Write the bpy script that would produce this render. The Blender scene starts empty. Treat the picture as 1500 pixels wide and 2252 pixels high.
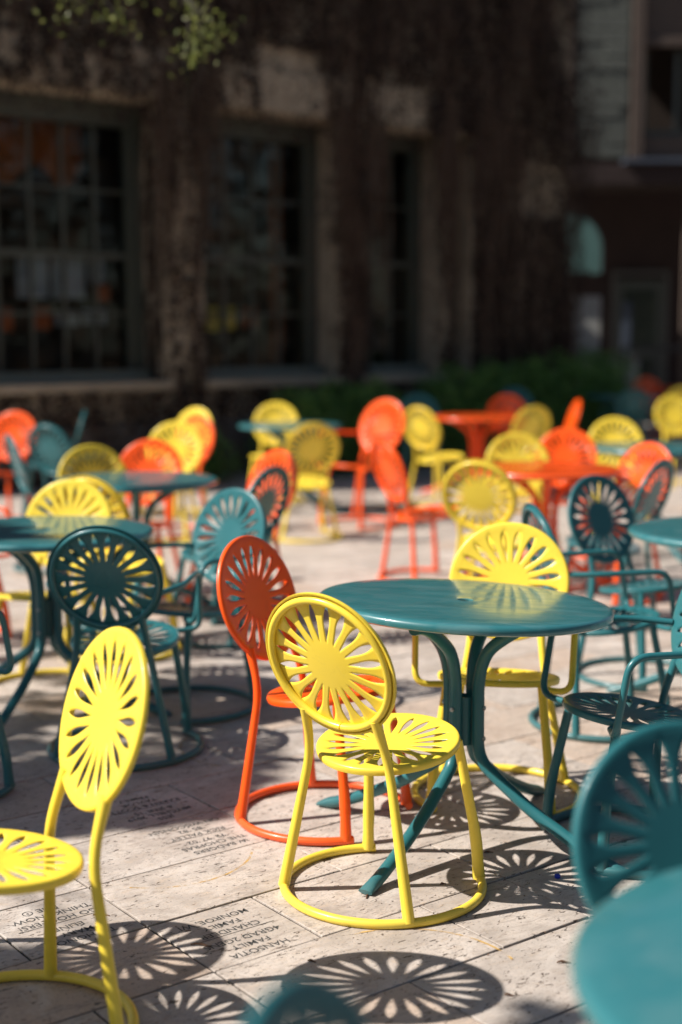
import bpy, bmesh, math, random
from mathutils import Vector, Matrix
R = math.radians
rnd = random.Random(7)
scene = bpy.context.scene
C = scene.collection

# ------------------------------------------------------------------ camera, sky, sun, exposure
cam_d = bpy.data.cameras.new('camera')
cam = bpy.data.objects.new('camera', cam_d); C.objects.link(cam)
cam.location = (0, 0, 1.637)
cam.rotation_euler = (R(90 - 7.375), 0, 0)
cam_d.sensor_fit = 'HORIZONTAL'; cam_d.sensor_width = 24.0; cam_d.lens = 50.0
cam_d.clip_start = 0.05; cam_d.clip_end = 600
cam_d.dof.use_dof = True; cam_d.dof.focus_distance = 4.08; cam_d.dof.aperture_fstop = 1.15
cam_d.dof.aperture_blades = 0
scene.camera = cam

SUN = Vector((-0.95, -0.17, 1.0)).normalized()          # towards the sun
world = bpy.data.worlds.new('World'); scene.world = world; world.use_nodes = True
wn = world.node_tree.nodes; wl = world.node_tree.links
for n in list(wn): wn.remove(n)
sky = wn.new('ShaderNodeTexSky'); sky.sky_type = 'NISHITA'; sky.sun_disc = False
sky.sun_elevation = math.asin(SUN.z); sky.sun_rotation = math.atan2(SUN.x, SUN.y)
bg = wn.new('ShaderNodeBackground'); bg.inputs['Strength'].default_value = 0.050
wo = wn.new('ShaderNodeOutputWorld')
wl.new(sky.outputs[0], bg.inputs['Color']); wl.new(bg.outputs[0], wo.inputs['Surface'])

sun_d = bpy.data.lights.new('sun', 'SUN'); sun_d.energy = 5.0; sun_d.angle = R(0.53); sun_d.color = (1.0, 0.945, 0.87)
sun = bpy.data.objects.new('sun', sun_d); C.objects.link(sun)
sun.location = (-8, -2, 10); sun.rotation_euler = (-SUN).to_track_quat('-Z', 'Y').to_euler()

scene.view_settings.view_transform = 'Standard'; scene.view_settings.look = 'None'
scene.view_settings.exposure = 0.60; scene.view_settings.gamma = 1.0
scene.view_settings.use_curve_mapping = False
scene.render.engine = 'CYCLES'
scene.cycles.use_denoising = True
scene.cycles.max_bounces = 8

# ------------------------------------------------------------------ helpers
def link(o):
    C.objects.link(o); return o

def tag(o, label=None, cat=None, group=None, kind=None):
    if label: o['label'] = label
    if cat: o['category'] = cat
    if group: o['group'] = group
    if kind: o['kind'] = kind
    return o

def empty(name, loc=(0, 0, 0), rz=0.0):
    o = bpy.data.objects.new(name, None); o.empty_display_size = 0.1
    o.location = loc; o.rotation_euler = (0, 0, rz)
    return link(o)

def mesh_obj(name, bm, mat, parent=None, smooth=True, normals=True):
    me = bpy.data.meshes.new(name)
    if normals: bmesh.ops.recalc_face_normals(bm, faces=bm.faces)
    bm.to_mesh(me); bm.free()
    if smooth:
        me.polygons.foreach_set('use_smooth', [True] * len(me.polygons))
        try: me.set_sharp_from_angle(angle=R(40))
        except Exception: pass
    me.materials.append(mat)
    o = bpy.data.objects.new(name, me); link(o)
    if parent: o.parent = parent
    return o

def pydata_obj(name, verts, faces, mat, parent=None, smooth=False):
    me = bpy.data.meshes.new(name); me.from_pydata(verts, [], faces); me.update()
    if smooth: me.polygons.foreach_set('use_smooth', [True] * len(me.polygons))
    me.materials.append(mat)
    o = bpy.data.objects.new(name, me); link(o)
    if parent: o.parent = parent
    return o

def spline(pts, n=6):
    """Catmull-Rom through 3-D points (extra columns are carried along)."""
    P = [tuple(p) for p in pts]
    P = [tuple(2 * a - b for a, b in zip(P[0], P[1]))] + P + [tuple(2 * a - b for a, b in zip(P[-1], P[-2]))]
    out = []
    for i in range(1, len(P) - 2):
        p0, p1, p2, p3 = P[i - 1:i + 3]
        for k in range(n):
            t = k / n
            out.append(tuple(0.5 * (2 * b + (-a + c) * t + (2 * a - 5 * b + 4 * c - d) * t * t + (-a + 3 * b - 3 * c + d) * t ** 3)
                             for a, b, c, d in zip(p0, p1, p2, p3)))
    out.append(P[-2])
    return out

def rounded(pts, rad=0.04, n=5):
    """Polyline with its inner corners rounded to arcs."""
    out = [Vector(pts[0])]
    for i in range(1, len(pts) - 1):
        a, b, c = Vector(pts[i - 1]), Vector(pts[i]), Vector(pts[i + 1])
        r = min(rad, (a - b).length * 0.48, (c - b).length * 0.48)
        p, q = b + (a - b).normalized() * r, b + (c - b).normalized() * r
        for k in range(n + 1):
            t = k / n
            out.append(p * (1 - t) ** 2 + b * 2 * t * (1 - t) + q * t * t)
    out.append(Vector(pts[-1]))
    return out

def tube(bm, pts, rad, seg=12, caps=True, closed=False, flat=None):
    pts = [Vector(p[:3]) for p in pts]; n = len(pts)
    rads = rad if isinstance(rad, (list, tuple)) else [rad] * n
    rings = []; up = None
    for i, p in enumerate(pts):
        if closed: d = pts[(i + 1) % n] - pts[i - 1]
        else: d = pts[min(i + 1, n - 1)] - pts[max(i - 1, 0)]
        d.normalize()
        if up is None:
            up = Vector((0, 0, 1)) if abs(d.z) < 0.9 else Vector((1, 0, 0))
        s = d.cross(up).normalized(); up = s.cross(d).normalized()
        f = 1.0 if flat is None else flat[i]
        rings.append([bm.verts.new(p + (s * math.cos(2 * math.pi * k / seg) + up * math.sin(2 * math.pi * k / seg) * f) * rads[i]) for k in range(seg)])
    m = n if closed else n - 1
    for i in range(m):
        a, b = rings[i], rings[(i + 1) % n]
        for k in range(seg):
            bm.faces.new((a[k], a[(k + 1) % seg], b[(k + 1) % seg], b[k]))
    if caps and not closed:
        bm.faces.new(rings[0]); bm.faces.new(rings[-1])
    return bm

def box(bm, x0, x1, y0, y1, z0, z1, bevel=0.0):
    vs = [bm.verts.new((x, y, z)) for x in (x0, x1) for y in (y0, y1) for z in (z0, z1)]
    fs = [bm.faces.new([vs[i] for i in f]) for f in ((0, 1, 3, 2), (4, 6, 7, 5), (0, 4, 5, 1), (2, 3, 7, 6), (0, 2, 6, 4), (1, 5, 7, 3))]
    if bevel:
        es = {e for f in fs for e in f.edges}
        bmesh.ops.bevel(bm, geom=list(es), offset=bevel, segments=1, affect='EDGES', profile=0.5)
    return bm

def boxobj(name, x0, x1, y0, y1, z0, z1, mat, parent=None, bevel=0.0):
    return mesh_obj(name, box(bmesh.new(), x0, x1, y0, y1, z0, z1, bevel), mat, parent, smooth=False)

# ------------------------------------------------------------------ materials
def material(name):
    m = bpy.data.materials.new(name); m.use_nodes = True
    nt = m.node_tree; b = nt.nodes['Principled BSDF']
    return m, nt, b

def N(nt, t, **kw):
    n = nt.nodes.new(t)
    for k, v in kw.items(): setattr(n, k, v)
    return n

def ramp(nt, fac, stops):
    r = N(nt, 'ShaderNodeValToRGB'); e = r.color_ramp.elements
    while len(e) < len(stops): e.new(0.5)
    for el, (p, c) in zip(e, stops): el.position = p; el.color = c if len(c) == 4 else (*c, 1)
    nt.links.new(fac, r.inputs[0]); return r.outputs[0]

def noise(nt, vec, scale, detail=4, rough=0.55, dist=0.0):
    n = N(nt, 'ShaderNodeTexNoise'); n.inputs['Scale'].default_value = scale
    n.inputs['Detail'].default_value = detail; n.inputs['Roughness'].default_value = rough
    n.inputs['Distortion'].default_value = dist
    if vec is not None: nt.links.new(vec, n.inputs['Vector'])
    return n.outputs['Fac']

def mix(nt, fac, a, b, mode='MIX'):
    n = N(nt, 'ShaderNodeMix', data_type='RGBA', blend_type=mode)
    for s, v in ((0, fac), (6, a), (7, b)):
        if isinstance(v, (int, float)): n.inputs[s].default_value = v
        elif isinstance(v, tuple): n.inputs[s].default_value = (*v, 1) if len(v) == 3 else v
        else: nt.links.new(v, n.inputs[s])
    return n.outputs[2]

def math_(nt, op, a, b=0.0):
    n = N(nt, 'ShaderNodeMath', operation=op)
    for s, v in ((0, a), (1, b)):
        if isinstance(v, (int, float)): n.inputs[s].default_value = v
        else: nt.links.new(v, n.inputs[s])
    return n.outputs[0]

def bump(nt, b, h, strength=0.2, dist=0.01):
    n = N(nt, 'ShaderNodeBump'); n.inputs['Strength'].default_value = strength; n.inputs['Distance'].default_value = dist
    nt.links.new(h, n.inputs['Height']); nt.links.new(n.outputs[0], b.inputs['Normal'])

def obj_vec(nt, scale=None, rand=True):
    tc = N(nt, 'ShaderNodeTexCoord'); v = tc.outputs['Object']
    if rand:
        oi = N(nt, 'ShaderNodeObjectInfo')
        m = N(nt, 'ShaderNodeVectorMath', operation='SCALE'); m.inputs[0].default_value = (37.0, 53.0, 71.0)
        nt.links.new(oi.outputs['Random'], m.inputs['Scale'])
        a = N(nt, 'ShaderNodeVectorMath', operation='ADD'); nt.links.new(v, a.inputs[0]); nt.links.new(m.outputs[0], a.inputs[1]); v = a.outputs[0]
    if scale:
        s = N(nt, 'ShaderNodeVectorMath', operation='MULTIPLY'); nt.links.new(v, s.inputs[0]); s.inputs[1].default_value = scale; v = s.outputs[0]
    return v

def paint(name, col, worn, rough=0.33, chips=0.71, coat=0.08, wearlow=0.10):
    """Powder-coated steel: slight patchiness, orange peel, tiny chips."""
    m, nt, b = material(name)
    v = obj_vec(nt)
    n1 = noise(nt, v, 5.0, 3); n2 = noise(nt, v, 70.0, 5, 0.7); n3 = noise(nt, v, 420.0, 2)
    dark = tuple(c * 0.86 for c in col)
    base = mix(nt, n1, dark, tuple(min(1, c * 1.08) for c in col))
    sep = N(nt, 'ShaderNodeSeparateXYZ'); nt.links.new(obj_vec(nt, rand=False), sep.inputs[0])
    low = N(nt, 'ShaderNodeMapRange'); low.inputs[1].default_value = 0.0; low.inputs[2].default_value = 0.10; low.inputs[3].default_value = wearlow; low.inputs[4].default_value = 0.0
    nt.links.new(sep.outputs[2], low.inputs[0])
    n2 = math_(nt, 'ADD', n2, low.outputs[0])
    dust = N(nt, 'ShaderNodeMapRange'); dust.inputs[1].default_value = 0.0; dust.inputs[2].default_value = 0.05; dust.inputs[3].default_value = wearlow * 3.2; dust.inputs[4].default_value = 0.0
    nt.links.new(sep.outputs[2], dust.inputs[0])
    base = mix(nt, math_(nt, 'MULTIPLY', dust.outputs[0], n1), base, (0.24, 0.20, 0.16))
    smear = noise(nt, v, 17.0, 6, 0.75, 0.5)
    base = mix(nt, ramp(nt, smear, [(0.56, (0, 0, 0)), (0.80, (0.38, 0.38, 0.38))]), base, tuple(c * 0.55 + 0.02 for c in col))
    chip = ramp(nt, n2, [(chips, (0, 0, 0)), (chips + 0.03, (1, 1, 1))])
    base = mix(nt, chip, base, worn)
    nt.links.new(base, b.inputs['Base Color'])
    rr = N(nt, 'ShaderNodeMapRange'); rr.inputs[1].default_value = 0.3; rr.inputs[2].default_value = 0.7
    rr.inputs[3].default_value = rough - 0.06; rr.inputs[4].default_value = rough + 0.10
    nt.links.new(n1, rr.inputs[0]); nt.links.new(rr.outputs[0], b.inputs['Roughness'])
    b.inputs['Coat Weight'].default_value = coat; b.inputs['Coat Roughness'].default_value = 0.10; b.inputs['Specular IOR Level'].default_value = 0.4
    bump(nt, b, n3, 0.06, 0.002)
    return m

YELLOW = paint('yellow_paint', (0.93, 0.69, 0.064), (0.30, 0.18, 0.04), chips=0.74)
ORANGE = paint('orange_paint', (0.95, 0.100, 0.005), (0.08, 0.03, 0.02), chips=0.75)
TEAL = paint('teal_paint', (0.022, 0.135, 0.150), (0.05, 0.05, 0.04), chips=0.76)
TOPTEAL = paint('teal_table_paint', (0.030, 0.165, 0.180), (0.012, 0.06, 0.07), rough=0.36, chips=0.745, coat=0.75, wearlow=0.0)
def brushed(m):
    # worn tops: long faint streaks left by wiping, in gloss and relief only
    nt = m.node_tree; b = nt.nodes['Principled BSDF']
    sv = obj_vec(nt, (1.2, 9.0, 1.0)); st_ = noise(nt, sv, 3.2, 5, 0.6, 0.3)
    mr = N(nt, 'ShaderNodeMapRange'); mr.inputs[1].default_value = 0.35; mr.inputs[2].default_value = 0.7; mr.inputs[3].default_value = 0.04; mr.inputs[4].default_value = 0.22
    nt.links.new(st_, mr.inputs[0]); nt.links.new(mr.outputs[0], b.inputs['Coat Roughness'])
    m2 = N(nt, 'ShaderNodeMapRange'); m2.inputs[1].default_value = 0.35; m2.inputs[2].default_value = 0.7; m2.inputs[3].default_value = 0.28; m2.inputs[4].default_value = 0.50
    nt.links.new(st_, m2.inputs[0]); nt.links.new(m2.outputs[0], b.inputs['Roughness'])
    # dust film and dried drips
    old = b.inputs['Base Color'].links[0].from_socket
    dv = obj_vec(nt, (1.0, 2.2, 1.0)); dn_ = noise(nt, dv, 5.5, 7, 0.7, 0.9)
    nt.links.new(mix(nt, ramp(nt, dn_, [(0.46, (0, 0, 0)), (0.74, (0.42, 0.42, 0.42))]), old, (0.17, 0.27, 0.27)), b.inputs['Base Color'])
brushed(TOPTEAL)
TOPORANGE = paint('orange_table_paint', (0.72, 0.075, 0.006), (0.3, 0.04, 0.01), rough=0.3, chips=0.78, coat=0.5, wearlow=0.0)

def plain(name, col, rough=0.7, var=0.25, scale=6.0, bmp=0.2, spec=0.5):
    m, nt, b = material(name); v = obj_vec(nt)
    n = noise(nt, v, scale, 6, 0.65)
    nt.links.new(mix(nt, n, tuple(c * (1 - var) for c in col), tuple(min(1, c * (1 + var)) for c in col)), b.inputs['Base Color'])
    b.inputs['Roughness'].default_value = rough; b.inputs['Specular IOR Level'].default_value = spec
    if bmp: bump(nt, b, noise(nt, v, scale * 8, 4), bmp, 0.01)
    return m

# travertine paving
m, nt, b = material('travertine'); v = obj_vec(nt)
isl = N(nt, 'ShaderNodeNewGeometry').outputs['Random Per Island']; oi = N(nt, 'ShaderNodeObjectInfo').outputs['Random']
tone = math_(nt, 'FRACT', math_(nt, 'ADD', math_(nt, 'MULTIPLY', isl, 7.31), math_(nt, 'MULTIPLY', oi, 5.77)))
vs = N(nt, 'ShaderNodeVectorMath', operation='MULTIPLY'); nt.links.new(v, vs.inputs[0]); vs.inputs[1].default_value = (1.0, 2.6, 1.0)
big = noise(nt, v, 5.5, 6, 0.65, 0.4); mid = noise(nt, vs.outputs[0], 17.0, 6, 0.7, 0.6); fine = noise(nt, v, 160.0, 4, 0.7)
pv_early = N(nt, 'ShaderNodeVectorMath', operation='MULTIPLY'); nt.links.new(v, pv_early.inputs[0]); pv_early.inputs[1].default_value = (0.5, 1.6, 1.0)
base = ramp(nt, big, [(0.30, (0.335, 0.283, 0.245)), (0.46, (0.470, 0.405, 0.355)), (0.60, (0.590, 0.515, 0.455)), (0.75, (0.50, 0.405, 0.325))])
base = mix(nt, ramp(nt, mid, [(0.52, (0, 0, 0)), (0.72, (1, 1, 1))]), base, (0.49, 0.385, 0.295))
base = mix(nt, ramp(nt, mid, [(0.26, (1, 1, 1)), (0.42, (0, 0, 0))]), base, (0.32, 0.27, 0.235))
base = mix(nt, math_(nt, 'MULTIPLY', tone, 0.5), base, (0.32, 0.280, 0.250), 'MIX')
warm = ramp(nt, tone, [(0.82, (0, 0, 0)), (0.9, (1, 1, 1))])
base = mix(nt, math_(nt, 'MULTIPLY', warm, 0.35), base, (0.55, 0.36, 0.23))
base = mix(nt, ramp(nt, fine, [(0.3, (1, 1, 1)), (0.47, (0, 0, 0))]), base, (0.28, 0.247, 0.222))
vein = noise(nt, pv_early.outputs[0], 20.0, 8, 0.75, 1.5)
base = mix(nt, ramp(nt, vein, [(0.38, (0.8, 0.8, 0.8)), (0.47, (0, 0, 0))]), base, (0.30, 0.25, 0.215))
wears = noise(nt, v, 3.3, 6, 0.7, 0.8)
base = mix(nt, ramp(nt, wears, [(0.55, (0, 0, 0)), (0.7, (0.6, 0.6, 0.6))]), base, (0.62, 0.565, 0.52))
# pits, elongated along the bedding
pv = N(nt, 'ShaderNodeVectorMath', operation='MULTIPLY'); nt.links.new(v, pv.inputs[0]); pv.inputs[1].default_value = (0.55, 1.35, 1.0)
pit = noise(nt, pv.outputs[0], 62.0, 3, 0.55, 1.2)
where = noise(nt, v, 9.0, 3)
pm = ramp(nt, math_(nt, 'ADD', pit, math_(nt, 'MULTIPLY', where, 0.16)), [(0.708, (0, 0, 0)), (0.745, (1, 1, 1))])
base = mix(nt, pm, base, (0.075, 0.055, 0.042))
dirt = noise(nt, v, 2.1, 5, 0.6)
base = mix(nt, ramp(nt, dirt, [(0.58, (0, 0, 0)), (0.78, (0.55, 0.55, 0.55))]), base, (0.21, 0.175, 0.150))
nt.links.new(base, b.inputs['Base Color']); b.inputs['Roughness'].default_value = 0.62
hh = math_(nt, 'SUBTRACT', math_(nt, 'MULTIPLY', fine, 0.25), pm)
bump(nt, b, hh, 0.5, 0.004)
STONE = m
JOINT = plain('joint_dirt', (0.016, 0.012, 0.010), 0.95, 0.5, 40.0, 0.6)
INK = plain('engraving_ink', (0.050, 0.050, 0.048), 0.8, 0.5, 90.0, 0.0)

# ------------------------------------------------------------------ ground and paving
g = bmesh.new()
bmesh.ops.create_grid(g, x_segments=1, y_segments=1, size=150)
ground = mesh_obj('ground', g, JOINT, smooth=False, normals=False); ground.location = (0, 100, -0.0052)
tag(ground, kind='structure')

PAVE_ANG = R(37.3)
E1 = Vector((math.cos(PAVE_ANG), math.sin(PAVE_ANG), 0)); E2 = Vector((-E1.y, E1.x, 0))
pavement = empty('pavement', (0, 0, 0), PAVE_ANG); tag(pavement, kind='structure')
ROW0, ROWH, MOD, S0 = 2.605, 0.3465, 0.344, 1.840

def tile_mesh(bm, x0, y0, w, h, dz=0.0, seed=0):
    """A slab with a worn, chamfered top edge; origin-relative."""
    gx = 0.0034 + 0.0008 * math.sin(x0 * 31 + y0 * 17); c = 0.0013; z1 = dz; z0 = -0.03
    jr = random.Random(int(x0 * 977 + y0 * 4391 + w * 131 + seed * 7919))
    cs = [(x0 + gx, y0 + gx), (x0 + w - gx, y0 + gx), (x0 + w - gx, y0 + h - gx), (x0 + gx, y0 + h - gx)]
    outer = []
    for k in range(4):
        (ax, ay), (bx, by) = cs[k], cs[(k + 1) % 4]
        for t_ in (0.0, 0.3, 0.62):
            q = 0.0 if t_ == 0 else jr.uniform(-0.0016, 0.0010); t_ += 0 if t_ == 0 else jr.uniform(-0.1, 0.1)
            nx, ny = (by - ay), -(bx - ax); L_ = math.hypot(nx, ny)
            outer.append((ax + (bx - ax) * t_ + nx / L_ * q, ay + (by - ay) * t_ + ny / L_ * q))
    n = len(outer); mx, my = x0 + w / 2, y0 + h / 2
    bot = [bm.verts.new((x, y, z0)) for x, y in outer]
    lip = [bm.verts.new((x, y, z1 - c)) for x, y in outer]
    top = [bm.verts.new((x - math.copysign(min(c, abs(x - mx)), x - mx) * (abs(x - mx) > w / 2 - 0.012), y - math.copysign(c, y - my) * (abs(y - my) > h / 2 - 0.012), z1)) for x, y in outer]
    for k in range(n):
        bm.faces.new((bot[k], bot[(k + 1) % n], lip[(k + 1) % n], lip[k]))
        bm.faces.new((lip[k], lip[(k + 1) % n], top[(k + 1) % n], top[k]))
    bm.faces.new(top)

# joints read off the photograph, in modules from S0, for the rows near the main chair
known = {-1: [-4, -2, 0, 1.05, 3.0, 5], 0: [-3, -1, 0, 2.0, 2.97, 5, 7], 1: [-4, -2, 0, 1, 2.99, 5, 7], 2: [-5, -3, -1, 0, 1.96, 4, 6],
         3: [-5, -3, 0, 1.96, 4, 6], 4: [-4, -2, 0.0, 1.96, 3.5, 5.5]}
tiles = []
for k in range(-6, 62):
    q0 = ROW0 + k * ROWH
    js = list(known.get(k, []))
    if not js:
        x = -70 + rnd.choice((0, 1, 2))
        while x < 80:
            js.append(x); x += rnd.choice((1, 2, 2, 2, 3))
    else:
        while js[0] > -70: js.insert(0, js[0] - rnd.choice((1, 2, 2)))
        while js[-1] < 80: js.append(js[-1] + rnd.choice((1, 2, 2)))
    for a, bb in zip(js[:-1], js[1:]):
        s0, s1 = S0 + a * MOD, S0 + bb * MOD
        c = E1 * ((s0 + s1) / 2) + E2 * (q0 + ROWH / 2)
        vis = c.y > 2.3 and abs(c.x) < 0.26 * c.y + 0.35
        near = -14 < c.x < 16 and 0.6 < c.y < 34
        if near: tiles.append((vis, c.y, k, s0, q0, s1 - s0))
tiles.sort(key=lambda t: (not t[0], t[1]))
cache = {}; tile_at = {}
rest = bmesh.new()
for i, (vis, cy, k, s0, q0, w) in enumerate(tiles):
    if i < 290 and vis:
        key = (round(w, 3), rnd.randint(0, 3))
        if key not in cache:
            bmx = bmesh.new(); tile_mesh(bmx, 0, 0, w, ROWH, 0.0, key[1] + 1)
            cache[key] = mesh_obj('tile', bmx, STONE, pavement, smooth=False); t = cache[key]
        else:
            t = cache[key].copy(); link(t)
        t.parent = pavement; t.location = (s0, q0, rnd.uniform(-0.0018, 0.0018))
        t.rotation_euler = (rnd.uniform(-1, 1) * 0.003, rnd.uniform(-1, 1) * 0.002, 0)
        tile_at[(k, round((s0 - S0) / MOD, 1))] = t
    else:
        tile_mesh(rest, s0, q0, w, ROWH, rnd.uniform(-0.0015, 0.0015))
far_t = mesh_obj('tile', rest, STONE, pavement, smooth=False); far_t['kind'] = 'stuff'

# engraved lettering (read from the far side)
def text_mesh(body, size, align='CENTER'):
    cu = bpy.data.curves.new('inscription', 'FONT'); cu.body = body; cu.size = size; cu.align_x = align; cu.resolution_u = 3; cu.offset = 0.0003
    ob = bpy.data.objects.new('inscription', cu); link(ob)
    bpy.context.view_layer.update()
    dg = bpy.context.evaluated_depsgraph_get()
    me = bpy.data.meshes.new_from_object(ob.evaluated_get(dg))
    bpy.data.objects.remove(ob); bpy.data.curves.remove(cu)
    return me

def inscribe(tile, w, lines, size=0.036, pitch=0.044, top=0.030, dx=0.0, rule=True, smile=()):
    """lines from the reader's top (the camera side of the tile) down."""
    bm = bmesh.new()
    y = top + size * 0.72
    for ln in lines:
        if ln == '-':
            yy = y - size * 0.45
            box(bm, w * 0.5 - 0.13 + dx, w * 0.5 + 0.13 + dx, yy, yy + 0.0022, 0.0004, 0.0009); y += pitch * 0.42; continue
        me = text_mesh(ln.replace('@', ''), size)
        t2 = bmesh.new(); t2.from_mesh(me); bpy.data.meshes.remove(me)
        t2.transform(Matrix.Translation((w * 0.5 + dx, y, 0.0006)) @ Matrix.Rotation(math.pi, 4, 'Z'))
        tmp = bpy.data.meshes.new('t'); t2.to_mesh(tmp)
        xs = [v.co.x for v in t2.verts]; t2.free()
        bm.from_mesh(tmp); bpy.data.meshes.remove(tmp)
        if '@' in ln:                                      # a small ring with a dot, as on the stone
            cx = min(xs) - size * 0.75; cy = y - size * 0.33
            for ra, rb in ((size * 0.42, size * 0.34), (size * 0.10, 0.0001)):
                n = 16
                A = [bm.verts.new((cx + ra * math.cos(2 * math.pi * k / n), cy + ra * math.sin(2 * math.pi * k / n), 0.0006)) for k in range(n)]
                B = [bm.verts.new((cx + rb * math.cos(2 * math.pi * k / n), cy + rb * math.sin(2 * math.pi * k / n), 0.0006)) for k in range(n)]
                for k in range(n): bm.faces.new((A[k], A[(k + 1) % n], B[(k + 1) % n], B[k]))
        y += pitch
    o = mesh_obj('inscription', bm, INK, tile, smooth=False)
    return o

def find(k, s):
    best = None
    for (kk, ss), t in tile_at.items():
        if kk == k and (best is None or abs(ss - s) < abs(best[0] - s)): best = (ss, t)
    return best[1]
inscribe(find(1, 0), MOD, ['HANSOTIA', 'FAMILY', '4GRAD 2GENS', '-', 'CHANDLER', 'FAMILY', 'MONROE, WI'], 0.037, 0.043)
inscribe(find(2, -1), MOD, ['TO HONOR', 'MARY @', 'ELINE', '-', 'GO HOOFERS!', 'THINK SNOW', 'ELIE @'], 0.037, 0.043)
t3 = find(3, 0)
inscribe(t3, 1.96 * MOD, ['W BADGERS', 'THE CHOPRAS', "'72 '97 '02", '-', 'RICK PALLET', "'85 '82", 'ON WISCONSIN'], 0.036, 0.042, dx=0.155)
inscribe(find(4, 0.0), 1.96 * MOD, ['JESS', "MITCHELL 2019", "& JENI '15", '-', 'KAREN & SCOTT', 'TAYLOR', 'FAMILY'], 0.036, 0.042, dx=0.155)

# ------------------------------------------------------------------ the chair
BACK_Y, BACK_Z, BACK_T, BACK_R = -0.250, 0.726, R(107.4), 0.218
SEAT_Y, SEAT_Z, SEAT_T, SEAT_R = 0.021, 0.446, R(7.5), 0.211
NSLOT = 20

def sunburst(Rd, dish=0.015, lip=0.0135):
    """Disc in xy, front = +z: hub, 20 leaf-shaped slots, outer band, rolled-over edge."""
    bm = bmesh.new()
    r0, r1 = 0.315 * Rd, 0.862 * Rd
    da = math.pi / NSLOT
    def zz(r): return -dish * (1 - (r / Rd) ** 2)
    def V(r, a): return bm.verts.new((r * math.sin(a), r * math.cos(a), zz(r)))
    NR = 12
    hub = bm.verts.new((0, 0, zz(0)))
    rs = [r0 + (r1 - r0) * k / NR for k in range(NR + 1)]
    def wid(k):
        t = k / NR
        return 0.0104 * (math.sin(math.pi * t ** 1.45)) ** 1.0 * (Rd / 0.218) if 0 < k < NR else 0.0
    edges = []      # per sector-edge column (angle = odd multiple of da)
    for s in range(NSLOT):
        a = (2 * s + 2) * da
        edges.append([V(r, a) for r in rs])
    cols = []
    for s in range(NSLOT):
        a = (2 * s + 1) * da
        tip0, tip1 = V(r0, a), V(r1, a)
        L, Rr, ML, MR = [tip0], [tip0], [], []
        for k in range(1, NR):
            w = wid(k) / rs[k]
            L.append(V(rs[k], a - w)); Rr.append(V(rs[k], a + w))
        L.append(tip1); Rr.append(tip1)
        for k in range(NR + 1):
            w = (wid(k) / rs[k]) if 0 < k < NR else 0
            mm = (w + da) / 2
            ML.append(V(rs[k], a - mm)); MR.append(V(rs[k], a + mm))
        e0, e1 = edges[s - 1], edges[s]
        for k in range(NR):
            for A, B in ((e0, ML), (ML, L), (Rr, MR), (MR, e1)):
                bm.faces.new((A[k], B[k], B[k + 1], A[k + 1]))
        cols.append((e0, ML, L, Rr, MR, e1))
    # hub
    mid = []
    ri = r0 * 0.55
    for s in range(NSLOT):
        e0, ML, L, Rr, MR, e1 = cols[s]
        mid.append(bm.verts.new((ri * math.sin((2 * s + 1) * da), ri * math.cos((2 * s + 1) * da), zz(ri))))
    for s in range(NSLOT):
        e0, ML, L, Rr, MR, e1 = cols[s]; nx = mid[(s + 1) % NSLOT]
        bm.faces.new((mid[s], ML[0], L[0])); bm.faces.new((mid[s], L[0], MR[0])); bm.faces.new((mid[s], MR[0], e1[0]))
        nML = cols[(s + 1) % NSLOT][1]
        bm.faces.new((mid[s], e1[0], nx)); bm.faces.new((nx, e1[0], nML[0]))
        bm.faces.new((hub, mid[s], nx))
    # outer band and rolled edge
    prof = [(Rd - 0.0100, 0.0), (Rd - 0.0045, -0.0008), (Rd - 0.0012, -0.0035), (Rd, -0.008), (Rd, -0.014), (Rd - 0.002, -lip), (Rd - 0.0065, -lip - 0.001)]
    prev = []
    for s in range(NSLOT):
        e0, ML, L, Rr, MR, e1 = cols[s]
        prev += [ML[-1], L[-1], MR[-1], e1[-1]]
    angs = []
    for s in range(NSLOT):
        a = (2 * s + 1) * da; angs += [a - da / 2, a, a + da / 2, a + da]
    n = len(prev)
    for r, z in prof:
        cur = [bm.verts.new((r * math.sin(a), r * math.cos(a), z)) for a in angs]
        for k in range(n): bm.faces.new((prev[k], prev[(k + 1) % n], cur[(k + 1) % n], cur[k]))
        prev = cur
    return bm

def arc_tube(Rr, rad, a0, a1, n=56, seg=12):
    return tube(bmesh.new(), [(Rr * math.sin(a0 + (a1 - a0) * k / n), Rr * math.cos(a0 + (a1 - a0) * k / n), 0) for k in range(n + 1)], rad, seg)

def disc_matrix(y, z, tilt):
    # local x stays, local y runs up the disc, local z = front / top side
    c, s = math.cos(tilt), math.sin(tilt)
    return Matrix(((1, 0, 0, 0), (0, c, -s, y), (0, s, c, z), (0, 0, 0, 1)))
BM_BACK = disc_matrix(BACK_Y, BACK_Z, BACK_T)          # front normal = (0,-sin,cos): flipped below
FLIP = Matrix.Rotation(math.pi, 4, 'Y')

def solid(o, th=0.0022):
    md = o.modifiers.new('thickness', 'SOLIDIFY'); md.thickness = th; md.offset = -1.0
    return o

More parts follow.
